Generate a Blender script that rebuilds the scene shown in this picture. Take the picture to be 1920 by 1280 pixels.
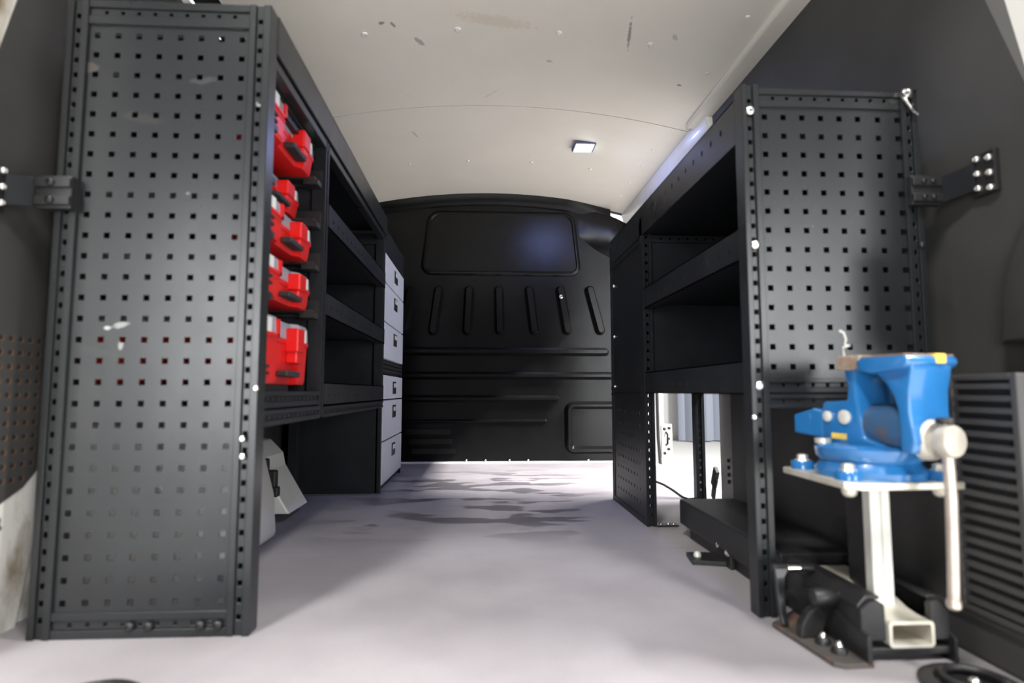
import bpy, bmesh, math, random
from mathutils import Vector, Matrix
random.seed(7)
S = bpy.context.scene
COL = S.collection
for o in list(bpy.data.objects): bpy.data.objects.remove(o)

# ------------------------------------------------------------------ camera
FPX, VPX, VPY, CAMH = 1100.0, 901.0, 733.0, 0.447
YAW = math.atan2(960 - VPX, FPX)
PITCH = math.atan2((VPY - 640) * math.cos(YAW), FPX)
cam_d = bpy.data.cameras.new('camera'); cam = bpy.data.objects.new('camera', cam_d); COL.objects.link(cam)
cam_d.sensor_width = 36.0; cam_d.lens = 36.0 * FPX / 1920.0
cam.location = (0, 0, CAMH); cam.rotation_euler = (math.pi / 2 + PITCH, 0, -YAW)
cam_d.clip_start = 0.05; cam_d.clip_end = 100
cam_d.dof.use_dof = True; cam_d.dof.focus_distance = 3.3; cam_d.dof.aperture_fstop = 2.4
S.camera = cam
# ------------------------------------------------------------------ world, lights, exposure
W = bpy.data.worlds.new('world'); S.world = W; W.use_nodes = True
W.node_tree.nodes['Background'].inputs[0].default_value = (0.95, 0.97, 1.0, 1)
W.node_tree.nodes['Background'].inputs[1].default_value = 0.025
def area(name, loc, target, sx, sy, power, col, spread=180):
    l = bpy.data.lights.new(name, 'AREA'); l.shape = 'RECTANGLE'; l.size = sx; l.size_y = sy
    l.energy = power; l.color = col; l.spread = math.radians(spread)
    o = bpy.data.objects.new(name, l); COL.objects.link(o); o.location = loc
    dv = Vector(target) - Vector(loc); o.rotation_euler = dv.to_track_quat('-Z', 'Y').to_euler()
    return o
# long rows of hall lamps: one beside the open side door, one behind the open rear doors
area('hall_lamp_row_side', (4.0, 3.3, 5.2), (4.0, 3.3, 0), 0.5, 5.0, 600, (1.0, 0.97, 0.94))
area('hall_lamp_row_far', (6.0, 0.6, 7.0), (6.0, 0.6, 0), 0.5, 3.4, 3000, (1.0, 0.97, 0.94))
area('hall_lamp_row_rear', (-1.75, -2.0, 5.2), (-1.75, -2.0, 0), 0.5, 1.8, 340, (1.0, 0.98, 0.95))
area('hall_lamp_row_rear', (1.75, -2.0, 5.2), (1.75, -2.0, 0), 0.5, 1.8, 240, (1.0, 0.98, 0.95))
# two unseen side lights added far behind the van for sheen on panels
area('rear_sheen_light', (-3.3, -6.0, 1.2), (-3.3, 0, 1.2), 1.7, 2.8, 280, (0.96, 0.98, 1.0))
area('rear_sheen_light', (4.4, -6.0, 1.2), (4.4, 0, 1.2), 1.7, 2.8, 280, (0.96, 0.98, 1.0))
vs = S.view_settings
vs.view_transform = 'Standard'; vs.look = 'None'; vs.gamma = 1.0; vs.use_curve_mapping = False
vs.exposure = 0.5

# pixel helper (frame 1920x1280): direction from the pixel, distance from the plane it lies on
_d = Vector((math.sin(YAW) * math.cos(PITCH), math.cos(YAW) * math.cos(PITCH), math.sin(PITCH)))
_r = Vector((math.cos(YAW), -math.sin(YAW), 0)); _u = _r.cross(_d)
def at(px, py, X=None, Y=None, Z=None):
    v = _d + _r * ((px - 960) / FPX) - _u * ((py - 640) / FPX)
    if X is not None: t = X / v.x
    elif Y is not None: t = Y / v.y
    else: t = (Z - CAMH) / v.z
    return Vector((0, 0, CAMH)) + v * t

# ------------------------------------------------------------------ materials
def mat(name, col, rough=0.5, metal=0.0, col2=None, nscale=6.0, nlo=0.4, nhi=0.65, stretch=(1, 1, 1), bump=0.0, bscale=200,
        rough2=None, alpha=1.0, emit=None, estr=0.0, spec=0.5, coat=0.0, specks=None):
    m = bpy.data.materials.new(name); m.use_nodes = True
    nt = m.node_tree; N = nt.nodes; L = nt.links; b = N['Principled BSDF']
    b.inputs['Base Color'].default_value = (*col, 1); b.inputs['Roughness'].default_value = rough
    b.inputs['Metallic'].default_value = metal; b.inputs['Alpha'].default_value = alpha
    b.inputs['Specular IOR Level'].default_value = spec
    b.inputs['Coat Weight'].default_value = coat
    if emit: b.inputs['Emission Color'].default_value = (*emit, 1); b.inputs['Emission Strength'].default_value = estr
    tc = N.new('ShaderNodeTexCoord')
    if col2 is not None:
        mp = N.new('ShaderNodeMapping'); mp.inputs['Scale'].default_value = stretch
        L.new(tc.outputs['Object'], mp.inputs[0])
        n = N.new('ShaderNodeTexNoise'); n.inputs['Scale'].default_value = nscale; n.inputs['Detail'].default_value = 6
        n.inputs['Roughness'].default_value = 0.6
        L.new(mp.outputs[0], n.inputs[0])
        r = N.new('ShaderNodeMapRange'); r.inputs[1].default_value = nlo; r.inputs[2].default_value = nhi
        L.new(n.outputs[0], r.inputs[0])
        mx = N.new('ShaderNodeMix'); mx.data_type = 'RGBA'
        mx.inputs[6].default_value = (*col, 1); mx.inputs[7].default_value = (*col2, 1)
        L.new(r.outputs[0], mx.inputs[0])
        last = mx.outputs[2]
        if rough2 is not None:
            rr = N.new('ShaderNodeMapRange'); rr.inputs[3].default_value = rough; rr.inputs[4].default_value = rough2
            L.new(r.outputs[0], rr.inputs[0]); L.new(rr.outputs[0], b.inputs['Roughness'])
        if specks:
            n2 = N.new('ShaderNodeTexNoise'); n2.inputs['Scale'].default_value = specks[1]; n2.inputs['Detail'].default_value = 3
            L.new(tc.outputs['Object'], n2.inputs[0])
            r2 = N.new('ShaderNodeMapRange'); r2.inputs[1].default_value = specks[2]; r2.inputs[2].default_value = specks[2] + 0.05
            L.new(n2.outputs[0], r2.inputs[0])
            m2 = N.new('ShaderNodeMix'); m2.data_type = 'RGBA'; m2.inputs[7].default_value = (*specks[0], 1)
            L.new(last, m2.inputs[6]); L.new(r2.outputs[0], m2.inputs[0]); last = m2.outputs[2]
        L.new(last, b.inputs['Base Color'])
    if bump > 0:
        nb = N.new('ShaderNodeTexNoise'); nb.inputs['Scale'].default_value = bscale; nb.inputs['Detail'].default_value = 3
        L.new(tc.outputs['Object'], nb.inputs[0])
        bp = N.new('ShaderNodeBump'); bp.inputs['Strength'].default_value = bump; bp.inputs['Distance'].default_value = 0.002
        L.new(nb.outputs[0], bp.inputs['Height']); L.new(bp.outputs[0], b.inputs['Normal'])
    return m
def marks(m, items, ax=(0, 1)):
    """dirt, scuffs and scratches of fixed shape: (cx, cy, half length, half width, angle deg, colour, strength) on two object axes"""
    nt = m.node_tree; N = nt.nodes; L = nt.links; b = N['Principled BSDF']
    tc = N.new('ShaderNodeTexCoord'); sp = N.new('ShaderNodeSeparateXYZ'); L.new(tc.outputs['Object'], sp.inputs[0])
    nz = N.new('ShaderNodeTexNoise'); nz.inputs['Scale'].default_value = 60; L.new(tc.outputs['Object'], nz.inputs[0])
    def mth(op, a, c):
        q = N.new('ShaderNodeMath'); q.operation = op
        for i, t in enumerate((a, c)):
            if isinstance(t, (int, float)): q.inputs[i].default_value = t
            else: L.new(t, q.inputs[i])
        return q.outputs[0]
    last = b.inputs['Base Color'].links[0].from_socket
    for cx, cy, la, lb, ang, col, st in items:
        u = mth('SUBTRACT', sp.outputs[ax[0]], cx); v = mth('SUBTRACT', sp.outputs[ax[1]], cy)
        c_, s_ = math.cos(math.radians(ang)), math.sin(math.radians(ang))
        p = mth('DIVIDE', mth('ADD', mth('MULTIPLY', u, c_), mth('MULTIPLY', v, s_)), la)
        q = mth('DIVIDE', mth('SUBTRACT', mth('MULTIPLY', v, c_), mth('MULTIPLY', u, s_)), lb)
        r = mth('ADD', mth('MULTIPLY', p, p), mth('MULTIPLY', q, q))
        r = mth('ADD', r, mth('MULTIPLY', mth('SUBTRACT', nz.outputs[0], .5), 2.2))
        k = N.new('ShaderNodeMapRange'); k.inputs[1].default_value = 1.0; k.inputs[2].default_value = .35; k.inputs[4].default_value = st
        L.new(r, k.inputs[0])
        x = N.new('ShaderNodeMix'); x.data_type = 'RGBA'; x.inputs[7].default_value = (*col, 1)
        L.new(last, x.inputs[6]); L.new(k.outputs[0], x.inputs[0]); last = x.outputs[2]
    L.new(last, b.inputs['Base Color'])
M = {}
M['steel'] = mat('anthracite_powder_coat', (0.012, 0.013, 0.014), 0.30, 0.0, (0.018, 0.0195, 0.021), 7, 0.42, 0.72, (1, 1, .6), 0.06, 400, 0.26, spec=0.36, specks=((0.22, 0.22, 0.21), 28, 0.76))
M['panel'] = mat('scuffed_anthracite_panel', (0.012, 0.013, 0.014), 0.30, 0.0, (0.018, 0.0195, 0.021), 7, 0.42, 0.72, (1, 1, .6), 0.06, 400, 0.26, spec=0.36, specks=((0.20, 0.20, 0.19), 28, 0.77))
marks(M['panel'], [(-.062, .572, .020, .006, 10, (.26, .26, .25), .7), (-.085, .566, .010, .005, 5, (.42, .42, .40), .7), (-.060, .535, .005, .012, 0, (.3, .3, .29), .6),
                   (-.075, .50, .012, .09, 3, (.016, .017, .017), .7), (-.115, .415, .028, .075, 0, (.018, .019, .018), .6), (-.10, .52, .05, .008, -12, (.020, .020, .020), .7),
                   (.07, 1.06, .03, .008, 8, (.06, .062, .06), .4), (-.05, .98, .05, .012, -10, (.04, .036, .033), .35), (-.15, 1.08, .02, .01, 0, (.08, .065, .055), .4),
                   (.05, .83, .005, .004, 0, (.15, .15, .14), .6)], ax=(0, 2))
M['steel_d'] = mat('anthracite_shelf_coat', (0.009, 0.010, 0.012), 0.42, 0.0, (0.015, 0.016, 0.019), 9, 0.4, 0.7, bump=0.08, bscale=400, spec=0.28)
M['black'] = mat('black_steel', (0.011, 0.011, 0.012), 0.45, 0.0, (0.022, 0.021, 0.020), 18, 0.45, 0.75, bump=0.1, bscale=300)
M['hole'] = mat('dark_gap', (0.008, 0.008, 0.009), 0.8)
M['part'] = mat('partition_grained_plastic', (0.0045, 0.0045, 0.0047), 0.22, 0, (0.0065, 0.0065, 0.0065), 10, bump=0.25, bscale=420, spec=0.27)
M['lining'] = mat('charcoal_wall_lining', (0.036, 0.035, 0.033), 0.62, 0, (0.043, 0.042, 0.040), 5, bump=0.1, bscale=500, specks=((0.30, 0.15, 0.05), 11, 0.765))
M['plastic'] = mat('charcoal_plastic_trim', (0.040, 0.039, 0.038), 0.55, 0, (0.047, 0.045, 0.044), 5, bump=0.15, bscale=600)
M['orange'] = mat('orange_fibre_edge', (0.22, 0.095, 0.03), 0.8)
M['white'] = mat('white_body_paint', (0.72, 0.71, 0.68), 0.35, 0, (0.66, 0.65, 0.62), 4, coat=0.3)
M['dirty'] = mat('dirty_white_body_paint', (0.66, 0.64, 0.60), 0.5, 0, (0.20, 0.15, 0.09), 9, 0.50, 0.70, (1, 1, .5), specks=((0.06, 0.05, 0.04), 22, 0.66))
M['ceil'] = mat('warm_white_ceiling_panel', (0.72, 0.68, 0.615), 0.45, 0, (0.75, 0.71, 0.645), 3, specks=((0.30, 0.28, 0.25), 13, 0.755))
_c = lambda px, py: tuple(at(px, py, Z=1.70))[:2]
def _mk(px, py, a, b_, g, col, st): q = _c(px, py); return (q[0], q[1], a, b_, g, col, st)
marks(M['ceil'], [_mk(930, 42, .16, .035, 12, (.60, .52, .42), .5), _mk(1180, 55, .10, .006, 80, (.2, .19, .17), .8), _mk(788, 75, .035, .012, 60, (.25, .24, .22), .7),
                  _mk(716, 33, .012, .010, 0, (.15, .15, .14), .8), _mk(737, 38, .016, .008, 70, (.2, .2, .19), .8), _mk(760, 165, .06, .006, -50, (.75, .73, .70), .7),
                  _mk(725, 110, .10, .006, 88, (.72, .70, .66), .6), _mk(920, 178, .06, .005, -50, (.5, .48, .44), .6), _mk(1030, 115, .014, .010, 0, (.35, .33, .3), .7),
                  _mk(778, 245, .05, .006, 75, (.35, .33, .3), .6), _mk(1265, 48, .02, .01, 60, (.3, .3, .28), .5), _mk(1273, 132, .010, .008, 0, (.12, .12, .12), .8)])
M['red'] = mat('red_plastic', (0.62, 0.010, 0.010), 0.35, 0, (0.66, 0.013, 0.012), 8, spec=0.3)
M['clear'] = mat('clear_grey_plastic', (0.42, 0.44, 0.50), 0.18, alpha=0.72)
M['label'] = mat('white_label', (0.70, 0.70, 0.68), 0.5)
M['drawer'] = mat('light_grey_drawer', (0.43, 0.45, 0.49), 0.5, 0, (0.46, 0.48, 0.52), 6)
M['chrome'] = mat('bright_metal', (0.75, 0.74, 0.72), 0.22, 1.0)
M['zinc'] = mat('galvanised_steel', (0.64, 0.64, 0.60), 0.38, 0.25, (0.57, 0.56, 0.51), 14, bump=0.05)
M['zinc2'] = mat('cream_zinc_plate', (0.74, 0.71, 0.62), 0.4, 0.55, (0.60, 0.56, 0.46), 16)
M['blue'] = mat('blue_vise_paint', (0.017, 0.14, 0.37), 0.28, 0, (0.014, 0.12, 0.32), 10, 0.4, 0.7, coat=0.6, specks=((0.20, 0.13, 0.09), 24, 0.72))
M['rust'] = mat('rusty_jaw_steel', (0.30, 0.20, 0.14), 0.55, 0.5, (0.46, 0.38, 0.31), 30)
M['slide'] = mat('worn_blue_slide', (0.03, 0.09, 0.19), 0.5, 0.2, (0.10, 0.075, 0.06), 24, 0.42, 0.7)
M['yellow'] = mat('yellow_paint_mark', (0.85, 0.60, 0.10), 0.5, 0, (0.70, 0.50, 0.08), 60)
M['barsteel'] = mat('worn_bar_steel', (0.62, 0.55, 0.48), 0.38, 0.7, (0.50, 0.42, 0.36), 25)
M['headsteel'] = mat('worn_cast_screw_head', (0.50, 0.47, 0.41), 0.45, 0.35, (0.42, 0.38, 0.33), 20)
M['rubber'] = mat('black_rubber', (0.015, 0.015, 0.016), 0.6)
M['curtain'] = mat('grey_blue_curtain', (0.20, 0.22, 0.27), 0.85)
M['hallfloor'] = mat('light_hall_floor', (0.45, 0.45, 0.44), 0.5)
M['hallwall'] = mat('white_hall_wall', (0.85, 0.85, 0.84), 0.8)
M['lamp_rim'] = mat('blue_grey_lamp_rim', (.07, .08, .16), .4)
M['wood'] = mat('rusty_floor_plate', (0.075, 0.070, 0.066), 0.6, 0.3, (0.17, 0.10, 0.07), 30, 0.50, 0.68)
def floor_mat():
    m = bpy.data.materials.new('grey_grained_load_floor'); m.use_nodes = True
    nt = m.node_tree; N = nt.nodes; L = nt.links; b = N['Principled BSDF']
    tc = N.new('ShaderNodeTexCoord')
    def noise(scale, st, det=4):
        mp = N.new('ShaderNodeMapping'); mp.inputs['Scale'].default_value = st; L.new(tc.outputs['Object'], mp.inputs[0])
        n = N.new('ShaderNodeTexNoise'); n.inputs['Scale'].default_value = scale; n.inputs['Detail'].default_value = det
        L.new(mp.outputs[0], n.inputs[0]); return n.outputs[0]
    def rng(s, a, c, lo=0, hi=1):
        r = N.new('ShaderNodeMapRange'); r.inputs[1].default_value = a; r.inputs[2].default_value = c
        r.inputs[3].default_value = lo; r.inputs[4].default_value = hi; L.new(s, r.inputs[0]); return r.outputs[0]
    def mul(a, c):
        q = N.new('ShaderNodeMath'); q.operation = 'MULTIPLY'; L.new(a, q.inputs[0]); L.new(c, q.inputs[1]); return q.outputs[0]
    def mix(f, a, c):
        q = N.new('ShaderNodeMix'); q.data_type = 'RGBA'; L.new(f, q.inputs[0])
        if isinstance(a, tuple): q.inputs[6].default_value = (*a, 1)
        else: L.new(a, q.inputs[6])
        q.inputs[7].default_value = (*c, 1); return q.outputs[2]
    c = mix(rng(noise(3.2, (1, 1, 1), 6), .40, .66), (0.285, 0.268, 0.278), (0.228, 0.212, 0.222))
    grain = rng(noise(190, (1, 1, 1), 2), .45, .75)
    c = mix(mul(grain, rng(noise(9, (1, 1, 1)), .3, .7, .2, .5)), c, (0.20, 0.185, 0.205))
    # damp footprints and smears in the front half of the floor
    sx = N.new('ShaderNodeSeparateXYZ'); L.new(tc.outputs['Object'], sx.inputs[0])
    reg = mul(mul(rng(sx.outputs[1], 1.75, 2.05), rng(sx.outputs[1], 3.45, 3.1)), mul(rng(sx.outputs[0], -.62, -.35), rng(sx.outputs[0], .62, .3)))
    wet = mul(rng(noise(7.5, (.42, 1.0, 1), 3), .535, .56), reg)
    c = mix(mul(wet, rng(noise(2, (1, 1, 1)), 0, 1, .85, .85)), c, (0.105, 0.095, 0.105))
    L.new(c, b.inputs['Base Color'])
    L.new(rng(wet, 0, 1, .58, .36), b.inputs['Roughness'])
    bp = N.new('ShaderNodeBump'); bp.inputs['Strength'].default_value = 0.25; bp.inputs['Distance'].default_value = 0.001
    L.new(noise(420, (1, 1, 1), 2), bp.inputs['Height']); L.new(bp.outputs[0], b.inputs['Normal'])
    return m
M['floor'] = floor_mat()

# ------------------------------------------------------------------ mesh helpers
class MB:
    def __init__(s): s.v = []; s.f = []
    def quad(s, *p):
        n = len(s.v); s.v += [tuple(q) for q in p]; s.f.append(tuple(range(n, n + len(p))))
    def box(s, x0, x1, y0, y1, z0, z1):
        if x0 > x1: x0, x1 = x1, x0
        if y0 > y1: y0, y1 = y1, y0
        if z0 > z1: z0, z1 = z1, z0
        n = len(s.v)
        s.v += [(x, y, z) for z in (z0, z1) for y in (y0, y1) for x in (x0, x1)]
        s.f += [tuple(n + i for i in q) for q in ((0, 2, 3, 1), (4, 5, 7, 6), (0, 1, 5, 4), (2, 6, 7, 3), (0, 4, 6, 2), (1, 3, 7, 5))]
        return s
    def prism(s, poly, ax, a, b):
        """poly in the two other axes (order x,y,z without ax), extruded a..b along ax"""
        n = len(s.v); k = len(poly)
        def P(p, t):
            return {'x': (t, p[0], p[1]), 'y': (p[0], t, p[1]), 'z': (p[0], p[1], t)}[ax]
        s.v += [P(p, a) for p in poly] + [P(p, b) for p in poly]
        s.f.append(tuple(n + i for i in range(k))); s.f.append(tuple(n + k + i for i in reversed(range(k))))
        for i in range(k):
            j = (i + 1) % k; s.f.append((n + i, n + k + i, n + k + j, n + j))
        return s
    def loft(s, rings, cap0=True, cap1=True):
        n = len(s.v); k = len(rings[0])
        for r in rings: s.v += [tuple(p) for p in r]
        for a in range(len(rings) - 1):
            for i in range(k):
                j = (i + 1) % k; s.f.append((n + a * k + i, n + a * k + j, n + (a + 1) * k + j, n + (a + 1) * k + i))
        if cap0: s.f.append(tuple(n + i for i in reversed(range(k))))
        if cap1: s.f.append(tuple(n + (len(rings) - 1) * k + i for i in range(k)))
        return s
    def cyl(s, p, q, r, r2=None, seg=20):
        p = Vector(p); q = Vector(q); d = (q - p).normalized(); r2 = r if r2 is None else r2
        a = d.orthogonal().normalized(); b = d.cross(a)
        ring = lambda c, R: [c + a * (R * math.cos(2 * math.pi * i / seg)) + b * (R * math.sin(2 * math.pi * i / seg)) for i in range(seg)]
        return s.loft([ring(p, r), ring(q, r2)])
    def lathe(s, c, axis, prof, seg=28):
        """prof: list of (distance along axis, radius)"""
        c = Vector(c); d = Vector(axis).normalized(); a = d.orthogonal().normalized(); b = d.cross(a)
        return s.loft([[c + d * h + a * (R * math.cos(2 * math.pi * i / seg)) + b * (R * math.sin(2 * math.pi * i / seg)) for i in range(seg)] for h, R in prof])
    def tube(s, pts, r, seg=8):
        pts = [Vector(p) for p in pts]; rings = []; ref = Vector((0.13, 0.37, 0.92))
        for i, p in enumerate(pts):
            d = (pts[min(i + 1, len(pts) - 1)] - pts[max(i - 1, 0)]).normalized()
            a = d.cross(ref).normalized(); b = d.cross(a)
            rings.append([p + a * (r * math.cos(2 * math.pi * k / seg)) + b * (r * math.sin(2 * math.pi * k / seg)) for k in range(seg)])
        return s.loft(rings)
    def perf(s, o, ax, az, an, x0, x1, z0, z1, cols, rows, hw, hh, t):
        """sheet in the ax/az plane at o, thickness t along an, square holes at cols x rows"""
        o = Vector(o); ax = Vector(ax); az = Vector(az); an = Vector(an)
        bx = sorted([x0, x1] + [c - hw / 2 for c in cols] + [c + hw / 2 for c in cols])
        bz = sorted([z0, z1] + [c - hh / 2 for c in rows] + [c + hh / 2 for c in rows])
        hole = lambda i, j: i % 2 == 1 and j % 2 == 1
        P = lambda i, j, k: o + ax * bx[i] + az * bz[j] + an * (t * k)
        idx = {}
        def V(i, j, k):
            if (i, j, k) not in idx: idx[(i, j, k)] = len(s.v); s.v.append(tuple(P(i, j, k)))
            return idx[(i, j, k)]
        nx, nz = len(bx) - 1, len(bz) - 1
        solid = lambda i, j: 0 <= i < nx and 0 <= j < nz and not hole(i, j)
        for i in range(nx):
            for j in range(nz):
                if hole(i, j): continue
                s.f.append((V(i, j, 0), V(i + 1, j, 0), V(i + 1, j + 1, 0), V(i, j + 1, 0)))
                s.f.append((V(i, j, 1), V(i, j + 1, 1), V(i + 1, j + 1, 1), V(i + 1, j, 1)))
                if not solid(i - 1, j): s.f.append((V(i, j, 0), V(i, j + 1, 0), V(i, j + 1, 1), V(i, j, 1)))
                if not solid(i + 1, j): s.f.append((V(i + 1, j, 0), V(i + 1, j, 1), V(i + 1, j + 1, 1), V(i + 1, j + 1, 0)))
                if not solid(i, j - 1): s.f.append((V(i, j, 0), V(i, j, 1), V(i + 1, j, 1), V(i + 1, j, 0)))
                if not solid(i, j + 1): s.f.append((V(i, j + 1, 0), V(i + 1, j + 1, 0), V(i + 1, j + 1, 1), V(i, j + 1, 1)))
        return s
def wmat(o):
    m = o.matrix_local.copy() if False else Matrix.LocRotScale(o.location, o.rotation_euler, o.scale)
    return (wmat(o.parent) @ m) if o.parent else m
def part(name, mb, material, parent=None, bevel=0, local=False, smooth=False, label=None, seg=2):
    me = bpy.data.meshes.new(name); vv = mb.v
    if parent is not None and not local:
        inv = wmat(parent).inverted(); vv = [tuple(inv @ Vector(p)) for p in vv]
    me.from_pydata(vv, [], mb.f); me.materials.append(M[material])
    bm = bmesh.new(); bm.from_mesh(me)
    bmesh.ops.recalc_face_normals(bm, faces=bm.faces)
    if bevel:
        es = [e for e in bm.edges if len(e.link_faces) == 2 and e.calc_face_angle(0) > 0.6]
        bmesh.ops.bevel(bm, geom=es, offset=bevel, segments=seg, affect='EDGES', profile=0.5, clamp_overlap=True)
    if smooth:
        for f in bm.faces: f.smooth = True
        for e in bm.edges:
            if len(e.link_faces) == 2 and e.calc_face_angle(0) > 0.7: e.smooth = False
    bm.to_mesh(me); bm.free()
    o = bpy.data.objects.new(name, me); COL.objects.link(o)
    if parent is not None: o.parent = parent
    if label: o['label'] = label
    return o
def thing(name, label, cat, loc=(0, 0, 0), rotz=0, group=None):
    o = bpy.data.objects.new(name, None); COL.objects.link(o)
    o.empty_display_size = 0.05
    o.location = loc; o.rotation_euler = (0, 0, rotz); o['label'] = label; o['category'] = cat
    if group: o['group'] = group
    return o
def tag(o, label, cat, group=None):
    o['label'] = label; o['category'] = cat
    if group: o['group'] = group
    return o
def struct(name, mb, material, parent=None, label=None, **k):
    o = part(name, mb, material, parent, **k)
    if parent is None: o['kind'] = 'structure'
    if label: o['label'] = label
    return o
_bm = {}
def bolt(parent, p, n, r=0.006, h=0.005, material='chrome', name='bolt', socket=True):
    """domed screw head at world point p, pointing along n; mesh data shared"""
    key = (round(r, 5), round(h, 5), material, name)
    if key not in _bm:
        mb = MB().lathe((0, 0, 0), (0, 0, 1), [(-0.002, r), (h * .45, r), (h * .8, r * .82), (h, r * .5), (h * .55 if socket else h, r * .42), (h * .55 if socket else h, r * .05)], 12)
        o = part(name, mb, material, None, smooth=True); me = o.data; bpy.data.objects.remove(o); _bm[key] = me
    o = bpy.data.objects.new(name, _bm[key]); COL.objects.link(o); o.parent = parent
    inv = wmat(parent).inverted()
    o.location = inv @ Vector(p)
    o.rotation_euler = (inv.to_3x3() @ Vector(n)).to_track_quat('Z', 'Y').to_euler()
    return o
def frange(a, b, n): return [a + (b - a) * i / (n - 1) for i in range(n)]
def steps(a, b, st):
    n = int((b - a) / st); return [a + st * (i + .5) + ((b - a) - n * st) / 2 for i in range(n)]
X3, Y3, Z3 = (1, 0, 0), (0, 1, 0), (0, 0, 1)

# ------------------------------------------------------------------ van shell
XC = 0.08
def cz(x): return 1.705 - 0.112 * ((x - XC) / 0.9) ** 2
YP = 3.70                                                            # partition
fl = struct('floor', MB().box(-.92, 1.06, .72, YP + .06, -.05, -.004), 'hole', label='grey grained load floor of the van with damp smears')
for ya, yb in ((.72, 1.699), (1.701, YP + .06)): part('floor_board', MB().box(-.92, 1.06, ya, yb, -.006, 0), 'floor', fl)
cl = MB(); xs = frange(XC - .93, XC + .93, 25)
def arch(mb, y0, y1, z_off, t, xs):
    mb.loft([[(x, y, cz(x) + z_off) for x in xs] + [(x, y, cz(x) + z_off + t) for x in reversed(xs)] for y in (y0, y1)])
arch(cl, .80, YP + .08, .006, .02, xs)
ceil = struct('ceiling', cl, 'hole', label='arched warm white van ceiling of two panels')
xs2 = frange(XC - .86, XC + .86, 25)
p1 = MB(); arch(p1, .80, 2.4975, 0, .006, xs2); part('ceiling_panel', p1, 'ceil', ceil, smooth=True)
p2 = MB(); arch(p2, 2.5025, YP + .02, 0, .006, xs2); part('ceiling_panel', p2, 'ceil', ceil, smooth=True)
for Y, xx in ((1.95, (-.405, -.085, .27, .595)), (3.12, (-.39, -.075, .275, .60))):
    for x in xx: bolt(ceil, (x, Y, cz(x)), (0, 0, -1), .012 if Y < 2 else .009, .005, 'white', 'screw')
for y in (1.45, 1.72, 2.05, 2.75, 2.95, 3.2, 3.42): bolt(ceil, (.84, y, cz(.84)), (0, 0, -1), .008, .004, 'white', 'screw')
# left wall: lining, pillar, wheel arch
XL = -.88
lw = MB().prism([(1.02, .215), (1.04, .95), (1.135, 1.30), (1.235, 1.62), (YP + .05, 1.62), (YP + .05, .03), (1.75, .03), (1.60, .32), (1.30, .315), (1.24, .296), (1.20, .262), (1.147, .24)], 'x', XL, XL - .015)
wl = struct('wall_left', lw, 'lining', label='charcoal left wall lining with a field of small orange-edged holes')
for i in range(7):
    for j in range(11):
        y = 1.10 + i * .0235; z = .545 - j * .0265
        if z < .262 + max(0, y - 1.16) * .5: continue
        rim = part('vent_hole_rim', MB().lathe((XL, y, z), (1, 0, 0), [(-.001, .0056), (.0006, .0056), (.0006, .001)], 10), 'orange', wl)
        part('vent_hole', MB().lathe((XL, y - .0022, z + .0006), (1, 0, 0), [(0, .0050), (.0011, .0050), (.0011, .001)], 10), 'hole', rim)
struct('trim_1', MB().box(XL - .10, XL - .016, .86, YP + .08, -.05, 1.70), 'dirty', label='dirty white painted body side behind the left lining')
pl = MB().prism([(.86, -.05), (1.20, -.05), (1.235, .12), (1.30, .33), (1.10, .6), (1.10, 1.0), (1.26, 1.68), (.86, 1.68)], 'x', XL - .0155, XL - .002)
struct('trim_2', pl, 'dirty', label='mud-streaked white rear pillar beside the tall pegboard panel', bevel=.004)
wa = MB().prism([(-.88, 0), (-.622, 0), (-.632, .13), (-.665, .25), (-.72, .33), (-.80, .37), (-.88, .38)], 'y', 1.36, 1.89)
struct('trim_3', wa, 'white', label='white wheel arch housing under the left shelving', bevel=.02, smooth=True, seg=3)
wb = MB().prism([(-.88, .024), (-.655, .024), (-.742, .17), (-.752, .215), (-.80, .265), (-.88, .28)], 'y', 2.10, 2.32)
fa = struct('trim_4', wb, 'white', label='slanted white body gusset behind the wheel arch', bevel=.006)
part('black_clip', MB().box(-.735, -.70, 2.085, 2.115, .115, .175).box(-.752, -.728, 2.08, 2.11, .165, .215).box(-.715, -.69, 2.08, 2.11, .085, .12), 'rubber', fa, bevel=.006)
# right wall with side door opening
XR = 1.0; DY0, DY1, DZ = 2.32, 3.665, 1.50
rw = MB()
rw.prism([(.99, .46), (.965, .95), (1.02, 1.22), (1.12, 1.50), (1.16, 1.60), (2.30, 1.60), (2.30, .46)], 'x', XR, XR + .006)
wr = struct('wall_right', rw, 'lining', label='charcoal right wall lining above the low plastic trim')
wr.data.transform(Matrix.Identity(4))
# slight tumblehome: the top of the lining leans inwards
for v in wr.data.vertices:
    if v.co.z > 1.21: v.co.x -= .045 * (v.co.z - 1.21) / .39
lt = MB().prism([(.835, .86), (.835, 1.93), (.952, 2.31), (1.02, 2.31), (1.02, .86)], 'z', 0, .475)
low = struct('trim_5', lt, 'plastic', label='low charcoal plastic side trim with louvred grille', bevel=.008)
part('ledge', MB().box(.826, .84, .86, 1.93, .068, .078), 'plastic', low, bevel=.003)
for k in range(4): part('vent_slot', MB().box(.852 + 0, .90, 2.005 + 0, 2.012, .13 + k * .024, .142 + k * .024), 'hole', low)
gy0, gy1, gz0, gz1 = .80, .985, .09, .465
gm = MB()
gm.box(.821, .836, gy1, gy1 + .012, gz0 - .01, gz1 + .01).box(.821, .836, .86, .872, gz0 - .01, gz1 + .01)
gm.box(.821, .836, .872, gy1, gz1, gz1 + .01).box(.821, .836, .872, gy1, gz0 - .01, gz0)
part('grille_frame', gm, 'plastic', low, bevel=.002)
part('grille_backing', MB().box(.832, .8365, .872, gy1, gz0, gz1), 'hole', low)
ns = 19
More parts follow.
